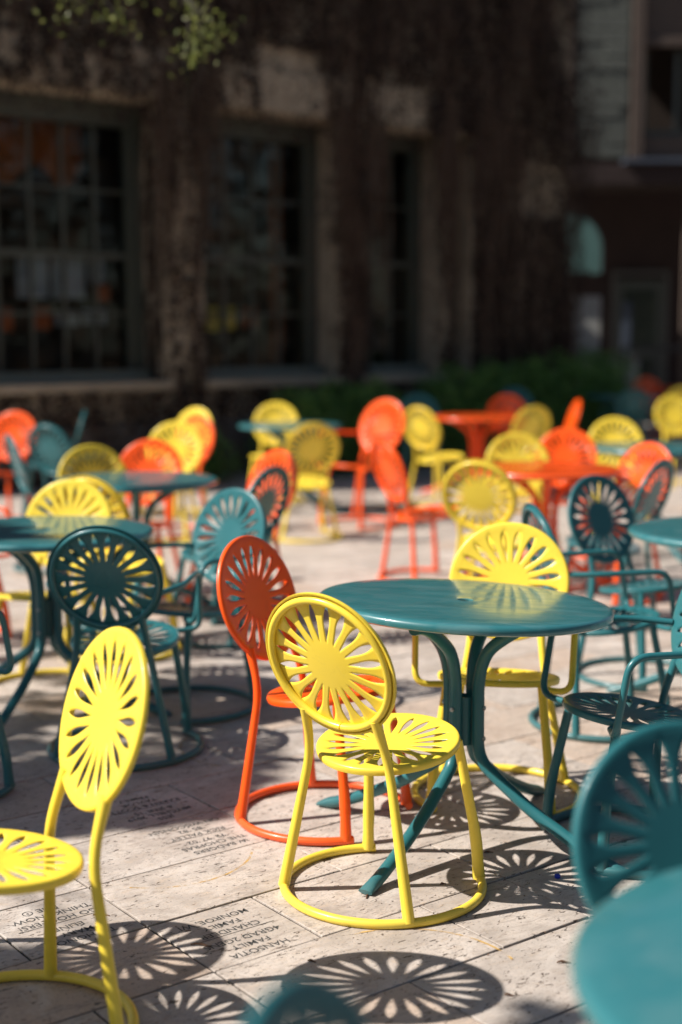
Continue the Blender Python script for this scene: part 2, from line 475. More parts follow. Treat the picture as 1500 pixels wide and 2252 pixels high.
def build_parts(arms):
    """Part prototypes in the chair's own frame (it faces +y)."""
    P = []
    bm = sunburst(BACK_R); bm.transform(BM_BACK @ FLIP)
    P.append(solid(mesh_obj('backrest', bm, YELLOW)))
    bm = sunburst(SEAT_R, 0.012, 0.022); bm.transform(disc_matrix(SEAT_Y, SEAT_Z, SEAT_T))
    P.append(solid(mesh_obj('seat', bm, YELLOW)))
    gap = 0.012
    bm = arc_tube(0.1970, 0.0106, math.pi + gap, 3 * math.pi - gap, 72)
    bm.transform(BM_BACK @ FLIP @ Matrix.Translation((0, 0, -0.0135)))
    P.append(mesh_obj('back_hoop', bm, YELLOW))
    bm = arc_tube(0.292, 0.0134, R(40), R(320), 64); bm.transform(Matrix.Translation((0, 0, 0.0138)))
    P.append(mesh_obj('base_ring', bm, YELLOW))
    for s in (-1, 1):
        pts = rounded([(s * 0.222, -0.190, 0.016), (s * 0.137, -0.168, 0.440), (s * 0.122, -0.213, 0.575)], 0.07, 6)
        P.append(mesh_obj('leg', tube(bmesh.new(), pts, [0.0172, 0.0132] + [0.0130] * (len(pts) - 4) + [0.0134, 0.0165], 12), YELLOW))
        pts = rounded([(s * 0.203, 0.206, 0.014), (s * 0.197, 0.200, 0.135), (s * 0.160, 0.148, 0.440)], 0.06, 5)
        n = len(pts); rr = [0.0158 + 0.0022 * math.sin(math.pi * min(1, i / (n - 2))) for i in range(n)]; rr[-1] = 0.0145; rr[0] = 0.0195
        P.append(mesh_obj('leg', tube(bmesh.new(), pts, rr, 12), YELLOW))
        if arms:
            pts = rounded([(s * 0.200, -0.232, 0.668), (s * 0.262, -0.120, 0.676), (s * 0.268, 0.165, 0.682), (s * 0.262, 0.205, 0.440), (s * 0.165, 0.170, 0.437)], 0.06, 6)
            P.append(mesh_obj('arm', tube(bmesh.new(), pts, 0.0112, 12), YELLOW))
    for o in P:
        C.objects.unlink(o)
    return P
SIDE, ARM = build_parts(False), build_parts(True)
COL = {'y': YELLOW, 'o': ORANGE, 't': TEAL}
GROUP = {'y': 'yellow sunburst chairs', 'o': 'orange sunburst chairs', 't': 'teal sunburst chairs'}

def chair(col, arm, x, y, rz, label):
    root = empty('sunburst_chair', (x, y, 0), R(rz))
    if abs(x - 0.124) > 0.01: root.rotation_euler = (R(rnd.uniform(-0.35, 0.35)), R(rnd.uniform(-0.35, 0.35)), R(rz)); root.location.z = 0.0015
    tag(root, label, 'chair', GROUP[col])
    for p in (ARM if arm else SIDE):
        o = p.copy(); link(o); o.parent = root
        o.material_slots[0].link = 'OBJECT'; o.material_slots[0].material = COL[col]
    return root

# ------------------------------------------------------------------ the table
TABLE_Z = 0.785
def table_parts():
    P = []
    bm = bmesh.new(); n = 96; Rt = 0.466
    prof = [(0.024, -0.014), (0.024, -0.002), (0.027, 0.0004), (0.032, 0.0), (0.12, 0.0006), (0.26, 0.0006), (0.40, 0.0), (Rt - 0.018, -0.0005), (Rt - 0.008, -0.003),
            (Rt - 0.002, -0.009), (Rt, -0.017), (Rt - 0.002, -0.026), (Rt - 0.010, -0.031), (Rt - 0.02, -0.031)]
    prev = None
    for r, z in prof:
        cur = [bm.verts.new((r * math.sin(2 * math.pi * k / n), r * math.cos(2 * math.pi * k / n), z)) for k in range(n)]
        if prev:
            for k in range(n): bm.faces.new((prev[k], prev[(k + 1) % n], cur[(k + 1) % n], cur[k]))
        prev = cur
    o = mesh_obj('tabletop', bm, TEAL); solid(o, 0.003); o.location = (0, 0, TABLE_Z); P.append(o)
    bm = bmesh.new()
    n = 20
    A = [[bm.verts.new((r * math.sin(2 * math.pi * k / n), r * math.cos(2 * math.pi * k / n), z)) for k in range(n)]
         for r, z in ((0.030, 0.318), (0.030, 0.475), (0.0265, 0.475), (0.0265, 0.318))]
    for j in range(4):
        for k in range(n): bm.faces.new((A[j][k], A[j][(k + 1) % n], A[(j + 1) % 4][(k + 1) % n], A[(j + 1) % 4][k]))
    P.append(mesh_obj('sleeve', bm, TEAL))
    prof = [(0.305, 0.744), (0.255, 0.737), (0.20, 0.714), (0.135, 0.672), (0.088, 0.630), (0.063, 0.575), (0.053, 0.51), (0.053, 0.46), (0.053, 0.38), (0.056, 0.31),
            (0.075, 0.265), (0.11, 0.235), (0.165, 0.196), (0.25, 0.141), (0.40, 0.066), (0.50, 0.026), (0.565, 0.010)]
    for q in range(4):
        a = R(-124.7 + 90 * q)
        sp = spline([(r * math.cos(a), r * math.sin(a), z) for r, z in prof], 4)
        m_ = len(sp); rr = [0.0200] * m_; fl = [1.0] * m_
        for i, (r_, f_) in enumerate(((0.0215, .8), (0.023, .55), (0.024, .32))): rr[m_ - 3 + i] = r_; fl[m_ - 3 + i] = f_
        P.append(mesh_obj('leg', tube(bmesh.new(), sp, rr, 14, flat=fl), TEAL))
        for z in (0.345, 0.445):
            bb = bmesh.new()
            d = Vector((math.cos(a), math.sin(a), 0))
            for r, w in ((0.0742, 0.0078),):
                tube(bb, [d * (r - 0.002), d * (r + 0.003), d * (r + 0.0045)], [w, w, w * 0.5], 6)
            bb.transform(Matrix.Translation((0, 0, z)))
            P.append(mesh_obj('bolt', bb, BOLT))
    for o in P: C.objects.unlink(o)
    return P
BOLT, _, bb_ = material('bolt_steel'); bb_.inputs['Metallic'].default_value = 0.8; bb_.inputs['Roughness'].default_value = 0.35; bb_.inputs['Base Color'].default_value = (0.30, 0.33, 0.33, 1)
TPARTS = table_parts()

def table(col, x, y, label, rz=0.0, tilt=None):
    root = empty('round_table', (x, y, 0), R(rz)); tag(root, label, 'table', 'round metal terrace tables')
    top_m, leg_m = (TOPTEAL, TEAL) if col == 't' else (TOPORANGE, ORANGE)
    for p in TPARTS:
        o = p.copy(); link(o); o.parent = root
        if o.name.startswith('bolt'): continue
        o.material_slots[0].link = 'OBJECT'; o.material_slots[0].material = top_m if o.name.startswith('tabletop') else leg_m
        if tilt and o.name.startswith('tabletop'): o.rotation_euler = (R(tilt[0]), R(tilt[1]), 0)
    return root

table('t', 0.392, 4.42, 'teal round table with a bare top behind the sharp yellow chair', tilt=(-1.7, 2.7))
table('t', -1.27, 6.02, 'teal round table cut by the left edge, behind the dark teal armchair', 20)
table('t', -1.17, 8.07, 'teal round table among yellow and orange chairs behind the left table', 40)
table('t', -0.455, 12.73, 'pale teal round table between two yellow chairs near the hedge', 10)
table('o', 1.33, 13.9, 'orange round table farthest back, in front of the hedge', 15)
table('o', 1.27, 8.72, 'orange round table with a yellow and an orange chair behind it', 30)
table('t', 2.26, 10.34, 'teal round table in front of a yellow chair at the right edge', 50)
table('t', 1.70, 6.0, 'teal round table cut by the right edge beside dark teal armchairs', 5)
table('t', 0.775, 1.785, 'large blurred teal tabletop closest to the viewer in the corner', 25)
table('t', 3.60, 18.2, 'shaded teal table far back at the end of the hedge', 25)
table('o', 4.95, 20.9, 'shaded orange table behind the farthest orange chair', 5)

# ------------------------------------------------------------------ the chairs
chair('y', 0, 0.124, 4.014, -37.0, 'bright yellow armless chair in sharp focus, seen from behind by the teal table')
chair('o', 0, -0.056, 4.643, -121, 'orange armless chair just behind the sharp yellow chair')
chair('y', 0, -0.777, 3.121, 122, 'yellow armless chair in the left foreground, its seat cut by the edge')
chair('t', 1, -0.842, 5.405, -5, 'dark teal armchair seen from behind at the left table')
chair('t', 1, -0.664, 6.022, 140, 'pale sunlit teal armchair facing left, behind the orange chair')
chair('t', 0, -0.621, 7.45, 60, 'dark teal chair through whose slots an orange chair shows, left of centre')
chair('o', 0, -0.60, 8.10, 132, 'sunlit orange chair right of the middle left teal table')
chair('y', 0, -1.33, 6.33, 168, 'pale yellow chair reflected in the left teal tabletop')
chair('y', 0, -1.12, 7.10, -22, 'yellow chair back showing close behind another yellow chair at left')
chair('y', 0, -1.39, 8.36, 205, 'yellow chair behind the left end of the middle left teal table')
chair('o', 0, -1.26, 8.78, 172, 'orange chair behind the middle of the middle left teal table')
chair('y', 0, -1.30, 10.52, 172, 'glowing yellow chair facing the viewer in front of a large orange chair')
chair('o', 1, -1.36, 11.34, 140, 'orange armchair between two yellow chairs on the far left')
chair('y', 0, -1.47, 12.45, 145, 'yellow chair peeking over the orange armchair near the wall')
chair('y', 0, -0.64, 13.36, 176, 'yellow chair behind the pale teal table by the hedge')
chair('y', 0, -0.285, 11.05, 14, 'yellow chair seen from behind in front of the pale teal table')
chair('o', 1, 0.150, 11.8, 138, 'sunlit orange armchair in the middle distance with open arms').scale = (1.12, 1.12, 1.12)
chair('o', 0, 0.545, 9.20, -64, 'orange chair turned sideways in the sunlit middle of the terrace')
chair('y', 0, 0.913, 13.17, -43, 'yellow chair pulled up to the left of the far orange table')
chair('t', 0, 0.86, 15.2, 184, 'teal chair top just showing beyond the yellow chair by the hedge')
chair('y', 0, 0.861, 7.95, -24, 'yellow chair seen from behind at the near orange table')
chair('y', 0, 1.215, 9.32, 184, 'pale yellow chair behind the near orange table')
chair('o', 0, 1.53, 9.78, 165, 'orange chair with a bright glint behind the near orange table')
chair('o', 0, 2.05, 14.2, 92, 'orange chair seen edge on, right of the far orange table')
chair('y', 0, 1.63, 13.35, 29, 'yellow chair in front of the far orange table, facing it')
chair('o', 0, 1.80, 15.0, 184, 'orange chair behind the far orange table')
chair('t', 0, 2.15, 16.9, 190, 'teal chair top just above the far orange chair at the hedge')
chair('y', 0, 2.18, 11.05, 179, 'yellow chair behind the teal table at the right edge')
chair('o', 0, 1.67, 8.58, 128, 'orange chair behind the slotted dark teal chair at right')
chair('t', 0, 1.492, 7.85, 54, 'dark teal chair whose slots show orange, right of the near orange table')
chair('t', 0, 1.409, 6.576, -144, 'teal chair facing the right-hand teal table with orange in its slots')
chair('t', 1, 1.088, 5.771, -80, 'dark teal armchair seen edge on behind the yellow armchair')
chair('y', 1, 0.550, 4.835, 167, 'yellow armchair behind the main teal table, mirrored in its top')
chair('t', 1, 0.93, 4.37, 106, 'dark teal armchair in shade on the right of the main teal table')
chair('t', 0, 0.692, 2.19, -163, 'blurred teal chair in the near right corner behind the closest tabletop')
chair('t', 0, 0.224, 1.315, -112, 'blurred teal chair top poking up at the bottom of the picture')
chair('o', 0, 4.42, 20.4, 178, 'farthest orange chair in the shade at the right')
chair('y', 0, 4.10, 17.0, 172, 'shaded yellow chair far back at the right edge')
chair('y', 0, 3.56, 14.75, 190, 'yellow chair at the right edge in front of the shaded yellow chair')
chair('t', 1, 3.42, 17.0, 4, 'shaded dark teal armchair far back before the teal table')
chair('o', 0, -2.86, 11.82, 165, 'sunlit orange chair at the far left edge')
chair('t', 0, -1.946, 9.66, -66, 'dark teal chair with orange spots showing through, at the far left')
chair('t', 1, -2.05, 10.9, -30, 'dark teal armchair with a level arm at the far left')
chair('t', 0, -2.55, 12.33, 99, 'pale teal chair seen edge on at the far left')
chair('o', 1, -2.05, 7.35, -120, 'orange armchair mostly beyond the left edge behind the left table')
chair('t', 1, -1.47, 4.92, -50, 'dark teal armchair at the left edge with only its legs in view')
chair('y', 0, -1.52, 3.44, 88, 'chair beyond the left edge that casts a sunburst shadow on the paving')

# ------------------------------------------------------------------ building with ivy
LIME = plain('limestone', (0.34, 0.285, 0.21), 0.85, 0.55, 2.2, 0.5)
PLINTH = plain('plinth_stone', (0.10, 0.088, 0.078), 0.9, 0.4, 3.0, 0.5)
FRAMEP = plain('grey_green_frame_paint', (0.058, 0.066, 0.054), 0.5, 0.15, 8.0, 0.05)
SILLP = plain('pale_sill_paint', (0.12, 0.145, 0.125), 0.55, 0.2, 6.0, 0.05)
DARKROOM = plain('dark_panelling', (0.030, 0.018, 0.012), 0.8, 0.4, 2.0, 0.0)
GLOW_DRAPE = plain('orange_glow_drape', (0.36, 0.085, 0.010), 0.9, 0.4, 5.0, 0.3)
BRICK = plain('brown_brick', (0.034, 0.020, 0.018), 0.9, 0.4, 3.0, 0.4)
SIDING = plain('grey_green_stone_course', (0.090, 0.096, 0.084), 0.85, 0.35, 5.0, 0.5)
TRIM = plain('brown_trim', (0.075, 0.052, 0.040), 0.7, 0.3, 5.0, 0.1)
FLASH = plain('blue_grey_flashing', (0.055, 0.068, 0.095), 0.45, 0.2, 5.0, 0.05)
PALE = plain('pale_board', (0.085, 0.082, 0.075), 0.6, 0.2, 3.0, 0.05)
CANVAS = plain('teal_canvas', (0.090, 0.185, 0.172), 0.85, 0.12, 4.0, 0.1)
BLACKM = plain('black_metal', (0.02, 0.02, 0.02), 0.5, 0.2, 8.0, 0.0)
gm, gnt, gb = material('window_glass')
gout = gnt.nodes['Material Output']
tr = N(gnt, 'ShaderNodeBsdfTransparent'); tr.inputs[0].default_value = (0.80, 0.84, 0.82, 1)
gl = N(gnt, 'ShaderNodeBsdfGlossy'); gl.inputs['Roughness'].default_value = 0.03; gl.inputs['Color'].default_value = (1, 1, 1, 1)
fr = N(gnt, 'ShaderNodeFresnel'); fr.inputs['IOR'].default_value = 1.36
gv = obj_vec(gnt); gbm = N(gnt, 'ShaderNodeBump'); gbm.inputs['Strength'].default_value = 0.05; gbm.inputs['Distance'].default_value = 0.02
gnt.links.new(noise(gnt, gv, 3.0, 2), gbm.inputs['Height']); gnt.links.new(gbm.outputs[0], gl.inputs['Normal'])
ms = N(gnt, 'ShaderNodeMixShader'); gnt.links.new(fr.outputs[0], ms.inputs[0]); gnt.links.new(tr.outputs[0], ms.inputs[1]); gnt.links.new(gl.outputs[0], ms.inputs[2])
gnt.links.new(ms.outputs[0], gout.inputs['Surface'])
GLASS = gm

WANG = R(40.0); W0 = Vector((-1.75, 15.66, 0))
WT = Vector((math.cos(WANG), math.sin(WANG), 0)); WI = Vector((-WT.y, WT.x, 0))     # along the wall, into the wall
bld = empty('stone_building', W0, WANG)
tag(bld, 'old stone building in deep shade with tall paned windows under brown ivy', 'building')
ZS, ZL = 1.06, 4.03
T0, T1 = -3.2, 6.3
def wall(x0, x1, z0, z1, y0=0.0, y1=0.55, mat=LIME, name='wall', bev=0.012):
    return boxobj(name, x0, x1, y0, y1, z0, z1, mat, bld, bev)
wall(T0, T1, -0.05, ZS - 0.10)
wall(T0, -0.75, ZL, 5.35); wall(-0.745, 2.2, ZL, 5.9); wall(2.205, T1, ZL, 7.0)
for a, c in ((T0, -2.9), (-0.21, 0.33), (2.25, 2.65), (3.95, 4.06), (4.45, 4.93), (5.13, T1)):
    wall(a, c, ZS - 0.095, ZL - 0.005)
wall(-3.2, 6.3, -0.05, 0.62, -0.09, -0.004, PLINTH, 'plinth')
for a, c in ((-2.9, -0.21), (0.33, 2.25), (2.65, 3.95)):
    boxobj('stone_sill', a - 0.08, c + 0.08, -0.085, 0.30, ZS - 0.088, ZS + 0.01, LIME, bld, 0.01)
    n = 4 if c - a > 1.5 else 3
    for k in range(n):                                                # lintel stones, a little proud
        x0 = a - 0.15 + (c - a + 0.3) * k / n; x1 = a - 0.15 + (c - a + 0.3) * (k + 1) / n - 0.012
        boxobj('lintel_stone', x0, x1, -0.03 - 0.012 * (k % 2), -0.003, ZL + 0.03, ZL + 0.46 + 0.04 * (k % 2), LIME, bld, 0.01)
# rough quoins on the reveals and piers
for tt, zz0 in ((0.06, ZS), (2.45, ZS), (4.0, ZS), (-0.02, ZS)):
    z = zz0
    while z < ZL - 0.3:
        h = rnd.uniform(0.24, 0.40); w = rnd.uniform(0.10, 0.18) if tt != 4.0 else 0.045
        boxobj('pier_stone', tt - w, tt + w, -0.022 - rnd.random() * 0.02, -0.003, z + 0.01, z + h, LIME, bld, 0.012); z += h + 0.012
# dark room behind the windows
bm = bmesh.new()
box(bm, T0 + 0.1, T1 - 0.1, 4.0, 4.1, 0, 5); box(bm, T0 + 0.1, T1 - 0.1, 0.6, 4.0, 0.3, 0.4); box(bm, T0 + 0.1, T1 - 0.1, 0.6, 4.0, 4.6, 4.7)
box(bm, T0 + 0.02, T0 + 0.09, 0.6, 4.1, 0, 5); box(bm, T1 - 0.09, T1 - 0.02, 0.6, 4.1, 0, 5)
mesh_obj('interior', bm, DARKROOM, bld, smooth=False)
boxobj('roof', T0, T1, 0.56, 6.0, 5.2, 5.3, DARKROOM, bld)

def window(t0, t1, z0, z1, cols, yy=0.40, fw=0.14):
    bm = bmesh.new()
    box(bm, t0, t0 + fw, yy, yy + 0.14, z0, z1); box(bm, t1 - fw, t1, yy, yy + 0.14, z0, z1)
    box(bm, t0 + fw + .001, t1 - fw - .001, yy, yy + 0.14, z1 - fw * 1.2, z1); box(bm, t0 + fw + .001, t1 - fw - .001, yy, yy + 0.14, z0, z0 + 0.09)
    w = mesh_obj('window', bm, FRAMEP, bld, smooth=False)
    boxobj('window_sill', t0 + 0.01, t1 - 0.01, yy - 0.16, yy - 0.005, z0 - 0.03, z0 + 0.10, SILLP, w, 0.006)
    xa, xb, za, zb = t0 + fw, t1 - fw, z0 + 0.09, z1 - fw * 1.2
    zm = za + (zb - za) * 0.475
    boxobj('meeting_rail', xa + .002, xb - .002, yy + 0.01, yy + 0.08, zm - 0.035, zm + 0.035, FRAMEP, w)
    zq = [za, za + (zm - za) * 0.5, zm, zm + (zb - zm) * 0.5, zb]
    for c in range(1, cols):
        x = xa + (xb - xa) * c / cols
        boxobj('glazing_bar', x - 0.018, x + 0.018, yy + 0.03, yy + 0.07, za + .002, zm - .037, FRAMEP, w)
        boxobj('glazing_bar', x - 0.018, x + 0.018, yy + 0.03, yy + 0.07, zm + .037, zb - .002, FRAMEP, w)
    for z in (zq[1], zq[3]):
        boxobj('glazing_bar', xa + .002, xb - .002, yy + 0.035, yy + 0.065, z - 0.014, z + 0.014, FRAMEP, w)
    for c in range(cols):
        for r in range(4):
            x0 = xa + (xb - xa) * c / cols; x1 = xa + (xb - xa) * (c + 1) / cols
            p = boxobj('pane', x0 + 0.012, x1 - 0.012, 0, 0.004, zq[r] + 0.012, zq[r + 1] - 0.012, GLASS, w)
            p.location = (0, yy + 0.048, 0)
            cx, cz = (x0 + x1) / 2, (zq[r] + zq[r + 1]) / 2
            M_ = Matrix.Translation((cx, yy + 0.048, cz)) @ Matrix.Rotation(rnd.uniform(-.02, .02), 4, 'Z') @ Matrix.Rotation(rnd.uniform(-.015, .015), 4, 'X') @ Matrix.Translation((-cx, 0, -cz))
            p.matrix_local = M_
    return w
window(-2.9, -0.21, ZS + 0.02, ZL - 0.01, 6, 0.40, 0.20)
window(0.33, 2.25, ZS + 0.02, ZL - 0.01, 4, 0.40, 0.18)
window(2.65, 3.95, ZS + 0.02, ZL - 0.01, 3, 0.40, 0.15)
window(4.06, 4.45, ZS + 0.02, ZL - 0.01, 1, 0.45, 0.05)
window(4.93, 5.13, ZS + 0.02, ZL - 0.3, 1, 0.25, 0.03)
def glow_drape(t0, t1, z0, z1, y=0.75):  # orange cloth added in place of the room's warm glow, painted as colour
    bm = bmesh.new(); n = 28
    lo = [bm.verts.new((t0 + (t1 - t0) * k / n, y + 0.03 * math.sin(k * 1.9), z0 + 0.12 * math.sin(k * 0.7) * (t1 - t0 > 0.5))) for k in range(n + 1)]
    hi = [bm.verts.new((t0 + (t1 - t0) * k / n, y + 0.03 * math.sin(k * 1.9), z1)) for k in range(n + 1)]
    for k in range(n): bm.faces.new((lo[k], lo[k + 1], hi[k + 1], hi[k]))
    return solid(mesh_obj('glow_drape', bm, GLOW_DRAPE, bld), 0.006)
glow_drape(-2.8, -0.75, 3.25, 3.95); glow_drape(1.78, 1.95, 1.2, 3.95, 0.72)

PANE_STANDIN = {'b': plain('pale_blue_sheet', (0.33, 0.36, 0.48), 0.8, 0.4, 5, 0), 'o': plain('orange_red_sheet', (0.38, 0.075, 0.015), 0.8, 0.4, 9, 0), 'y': plain('yellow_sheet', (0.80, 0.58, 0.05), 0.8, 0.1, 4, 0)}  # sheets added behind the glass in place of reflections and coloured things inside
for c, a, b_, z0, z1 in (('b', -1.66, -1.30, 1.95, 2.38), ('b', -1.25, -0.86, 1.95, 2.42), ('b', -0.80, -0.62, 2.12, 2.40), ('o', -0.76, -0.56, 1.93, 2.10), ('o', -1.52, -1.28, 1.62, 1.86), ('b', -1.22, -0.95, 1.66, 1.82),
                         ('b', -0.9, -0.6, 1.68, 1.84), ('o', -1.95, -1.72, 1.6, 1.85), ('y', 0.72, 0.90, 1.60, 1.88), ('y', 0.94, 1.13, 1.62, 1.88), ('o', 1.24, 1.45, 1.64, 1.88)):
    boxobj('pane_standin', a, b_, 0.56, 0.57, z0, z1, PANE_STANDIN[c], bld)

# ivy: bare brown stems and withered leaves against the wall
BARK = plain('ivy_stem_bark', (0.095, 0.062, 0.043), 0.95, 0.4, 9.0, 0.2)
DEAD = plain('withered_ivy_leaf', (0.027, 0.0135, 0.009), 0.9, 0.6, 3.0, 0.0)
def dens(t, z):
    d = 0.0
    if z > ZL:
        d = 1.0
        if 1.05 < t < 1.92 and z < 4.75: d = 0.10
        if 2.65 < t < 3.6 and z < 4.55: d = 0.28
        if -0.5 < t < 1.0 and z < 4.6: d = 0.6
        if t < -0.6: d = 0.88
    elif z > ZS - 0.1:
        if -0.21 < t < 0.33: d = 0.52
        elif 2.22 < t < 2.70: d = 1.0
        elif 3.9 < t < 4.10: d = 0.75
        elif t > 4.45: d = 0.95
        elif ZL - 0.25 < z: d = 0.25
        if 4.95 < t < 6.2 and 3.1 < z < 3.75: d = 0.35
    else:
        d = 0.75
    if t > 5.9 and z > 4.6 + (6.3 - t): d *= 0.5
    return d
ivy = empty('ivy', W0, WANG); tag(ivy, 'leafless brown ivy climbing over the whole stone front', 'ivy')
bm = bmesh.new(); V = []; F = []
def leafquad(V, F, c, size, nrm=None, rng=rnd, asp=0.62, fold=0.25):
    a = Vector((rng.gauss(0, 1), rng.gauss(0, 1), rng.gauss(0, 1))).normalized()
    if nrm is not None: a = (nrm + a * 0.9).normalized()
    u = a.cross(Vector((rng.gauss(0, 1), rng.gauss(0, 1), rng.gauss(0, 1)))).normalized(); w = a.cross(u)
    i = len(V); s = size
    V += [tuple(c - u * s * 0.5), tuple(c - w * s * asp * 0.5 + a * s * fold * .4 - u * s * .05), tuple(c + u * s * 0.55), tuple(c + w * s * asp * 0.5 + a * s * fold * .4 - u * s * .05)]
    F.append((i, i + 1, i + 2, i + 3))
for k in range(2600):
    t = rnd.uniform(T0, T1 + 0.1); z = rnd.uniform(0.1, 5.8); top = z + rnd.uniform(0.5, 2.2)
    pts = []; y = -0.02 - rnd.random() * 0.10
    while z < min(top, 6.8):
        if rnd.random() > dens(t, z) + 0.03: break
        pts.append((t, y - rnd.random() * 0.02, z)); z += rnd.uniform(0.10, 0.2); t += rnd.gauss(0, 0.035); y += rnd.gauss(0, 0.012); y = min(-0.015, max(-0.22, y))
    if len(pts) > 2:
        r0 = rnd.choice((0.004, 0.006, 0.008, 0.013)); tube(bm, pts, [r0 * (1 - 0.6 * i / len(pts)) for i in range(len(pts))], 3, caps=False)
for (t, y) in ((2.44, -0.06), (2.52, -0.09), (2.38, -0.05), (0.20, -0.06), (4.62, -0.06), (5.6, -0.08), (4.75, -0.1)):
    pts = [(t + 0.06 * math.sin(i * 0.9 + t), y - 0.02 * math.sin(i * 1.7), -0.02 + i * 0.35) for i in range(15)]
    tube(bm, pts, [0.035 * (1 - 0.05 * i) for i in range(15)], 6, caps=False)
for k in range(260):
    t = rnd.choice((0.33, 0.36, 2.2, 2.25, 2.66, 2.7, 3.9, 3.96, 4.5, 4.9, -0.2, -0.25, 5.2)) + rnd.gauss(0, 0.10); z = rnd.uniform(3.7, 4.6); y = -0.06 - rnd.random() * 0.12; p = []
    for i in range(rnd.randint(5, 16)):
        p.append((t, y, z)); z -= 0.16; t += rnd.gauss(0, 0.025); y += rnd.gauss(0, 0.012)
        if z < 0.2: break
    tube(bm, p, [0.011 * (1 - 0.7 * i / len(p)) for i in range(len(p))], 3, caps=False)
mesh_obj('stems', bm, BARK, ivy, normals=False)['kind'] = 'stuff'
cnt = 0
while cnt < 72000:
    t = rnd.uniform(T0, T1 + 0.25); z = rnd.uniform(0.0, 6.9)
    clump = 0.5 + 0.5 * math.sin(t * 17.1 + 2.3 * math.sin(z * 1.3 + t)) * math.sin(z * 2.9 + 2.6 * math.sin(t * 3.7))
    if rnd.random() > dens(t, z) * (0.25 + 0.9 * clump): continue
    dep = 0.04 + 0.14 * clump
    if t > 5.5 and 3.3 < z < 5.6: dep += 0.30 * math.sin((z - 3.3) / 2.3 * math.pi)
    if z < 4.3 and 0.33 < t < 2.2: dep *= 0.6
    leafquad(V, F, Vector((t, -rnd.random() * dep - 0.01, z)), rnd.uniform(0.03, 0.075), Vector((0, -1, 0.2))); cnt += 1
for k in range(5200):                                              # ivy turning into the reveals
    tt = rnd.choice((-0.225, -0.225, -0.225, 2.235, 3.935)); y = rnd.random() ** (1 if tt < 0 else 2.2) * 0.36; z = rnd.uniform(ZS, ZL)
    if tt > 0 and z < 2.6 and rnd.random() < 0.8: continue
    if math.sin(y * 40 + 2 * math.sin(z * 2.1)) * math.sin(z * 3.3 + y * 9) > 0.15: continue
    leafquad(V, F, Vector((tt - rnd.random() * 0.03, y, z)), rnd.uniform(0.03, 0.06), Vector((-1, 0, 0.2)))
pydata_obj('leaves', V, F, DEAD, ivy)['kind'] = 'stuff'

# ------------------------------------------------------------------ building across the terrace at the right
fb = empty('grey_building', (0, 24, 0)); tag(fb, 'grey stone building at the right with a dark porch below and a dark window above', 'building')
def fpart(name, x0, x1, y0, y1, z0, z1, mat, bev=0.0): return boxobj(name, x0, x1, y0, y1, z0, z1, mat, fb, bev)
fpart('wall', 0.5, 4.90, 0.05, 0.5, 4.38, 9.5, TRIM)
z = 4.42
while z < 9.3:
    h = rnd.uniform(0.17, 0.24); x = 3.86
    while x < 4.72:
        w = rnd.uniform(0.35, 0.6); x1 = min(x + w, 4.73)
        fpart('stone', x, x1 - 0.012, -0.03 - rnd.random() * 0.03, 0.046, z, z + h - 0.014, SIDING, 0.008); x = x1
    z += h
for x0, x1, mt in ((3.08, 3.16, TRIM), (3.22, 3.36, SIDING), (3.42, 3.50, TRIM), (3.58, 3.64, TRIM), (3.72, 3.80, TRIM)):
    fpart('pilaster', x0, x1, -0.06, 0.045, 4.40, 9.4, mt, 0.008)
fpart('corner_trim', 4.755, 4.955, -0.10, 0.045, 4.40, 9.4, TRIM, 0.01)
fpart('wall', 4.96, 12.0, 0.05, 0.5, 6.35, 9.5, TRIM); fpart('wall', 4.96, 12.0, 0.05, 0.5, 4.38, 4.78, TRIM)
fpart('lintel', 4.96, 12.0, -0.05, 0.045, 6.20, 6.34, TRIM, 0.01)
wf = fpart('window', 4.97, 11.9, 0.25, 0.32, 4.79, 4.90, FRAMEP)
for x in (5.0, 5.55, 6.3, 7.1, 8.0): boxobj('glazing_bar', x, x + 0.07, 0.25, 0.32, 4.905, 6.18, FRAMEP, wf)
fpart('interior', 4.9, 12, 2.5, 2.6, 4.4, 9, DARKROOM); fpart('ceiling', 4.9, 12, 0.55, 2.5, 6.6, 6.7, DARKROOM)
fpart('flashing', 4.62, 12.0, -0.32, 0.045, 4.31, 4.375, FLASH, 0.01)
fpart('porch_beam', 0.5, 12.0, -0.20, 0.30, 3.98, 4.305, BRICK, 0.01)
fpart('porch_ceiling', 0.5, 12.0, 0.305, 3.0, 4.1, 4.2, DARKROOM)
fpart('porch_wall', 0.5, 12.0, 2.5, 2.8, -0.05, 4.1, BRICK)
for x in (5.68, 7.4): fpart('porch_post', x, x + 0.10, -0.15, -0.04, -0.05, 3.975, TRIM, 0.01)
df = fpart('door', 5.05, 5.95, 2.40, 2.495, 0.0, 2.5, FRAMEP)
for z0, z1 in ((0.25, 1.1), (1.25, 2.35)): boxobj('pane', 5.2, 5.8, 2.385, 2.398, z0, z1, GLASS, df)
fpart('door_surround', 4.98, 5.045, 2.36, 2.495, 0, 2.6, PALE); fpart('door_surround', 5.955, 6.02, 2.36, 2.495, 0, 2.6, PALE)
fpart('door_surround', 4.98, 6.02, 2.36, 2.495, 2.605, 2.68, PALE)

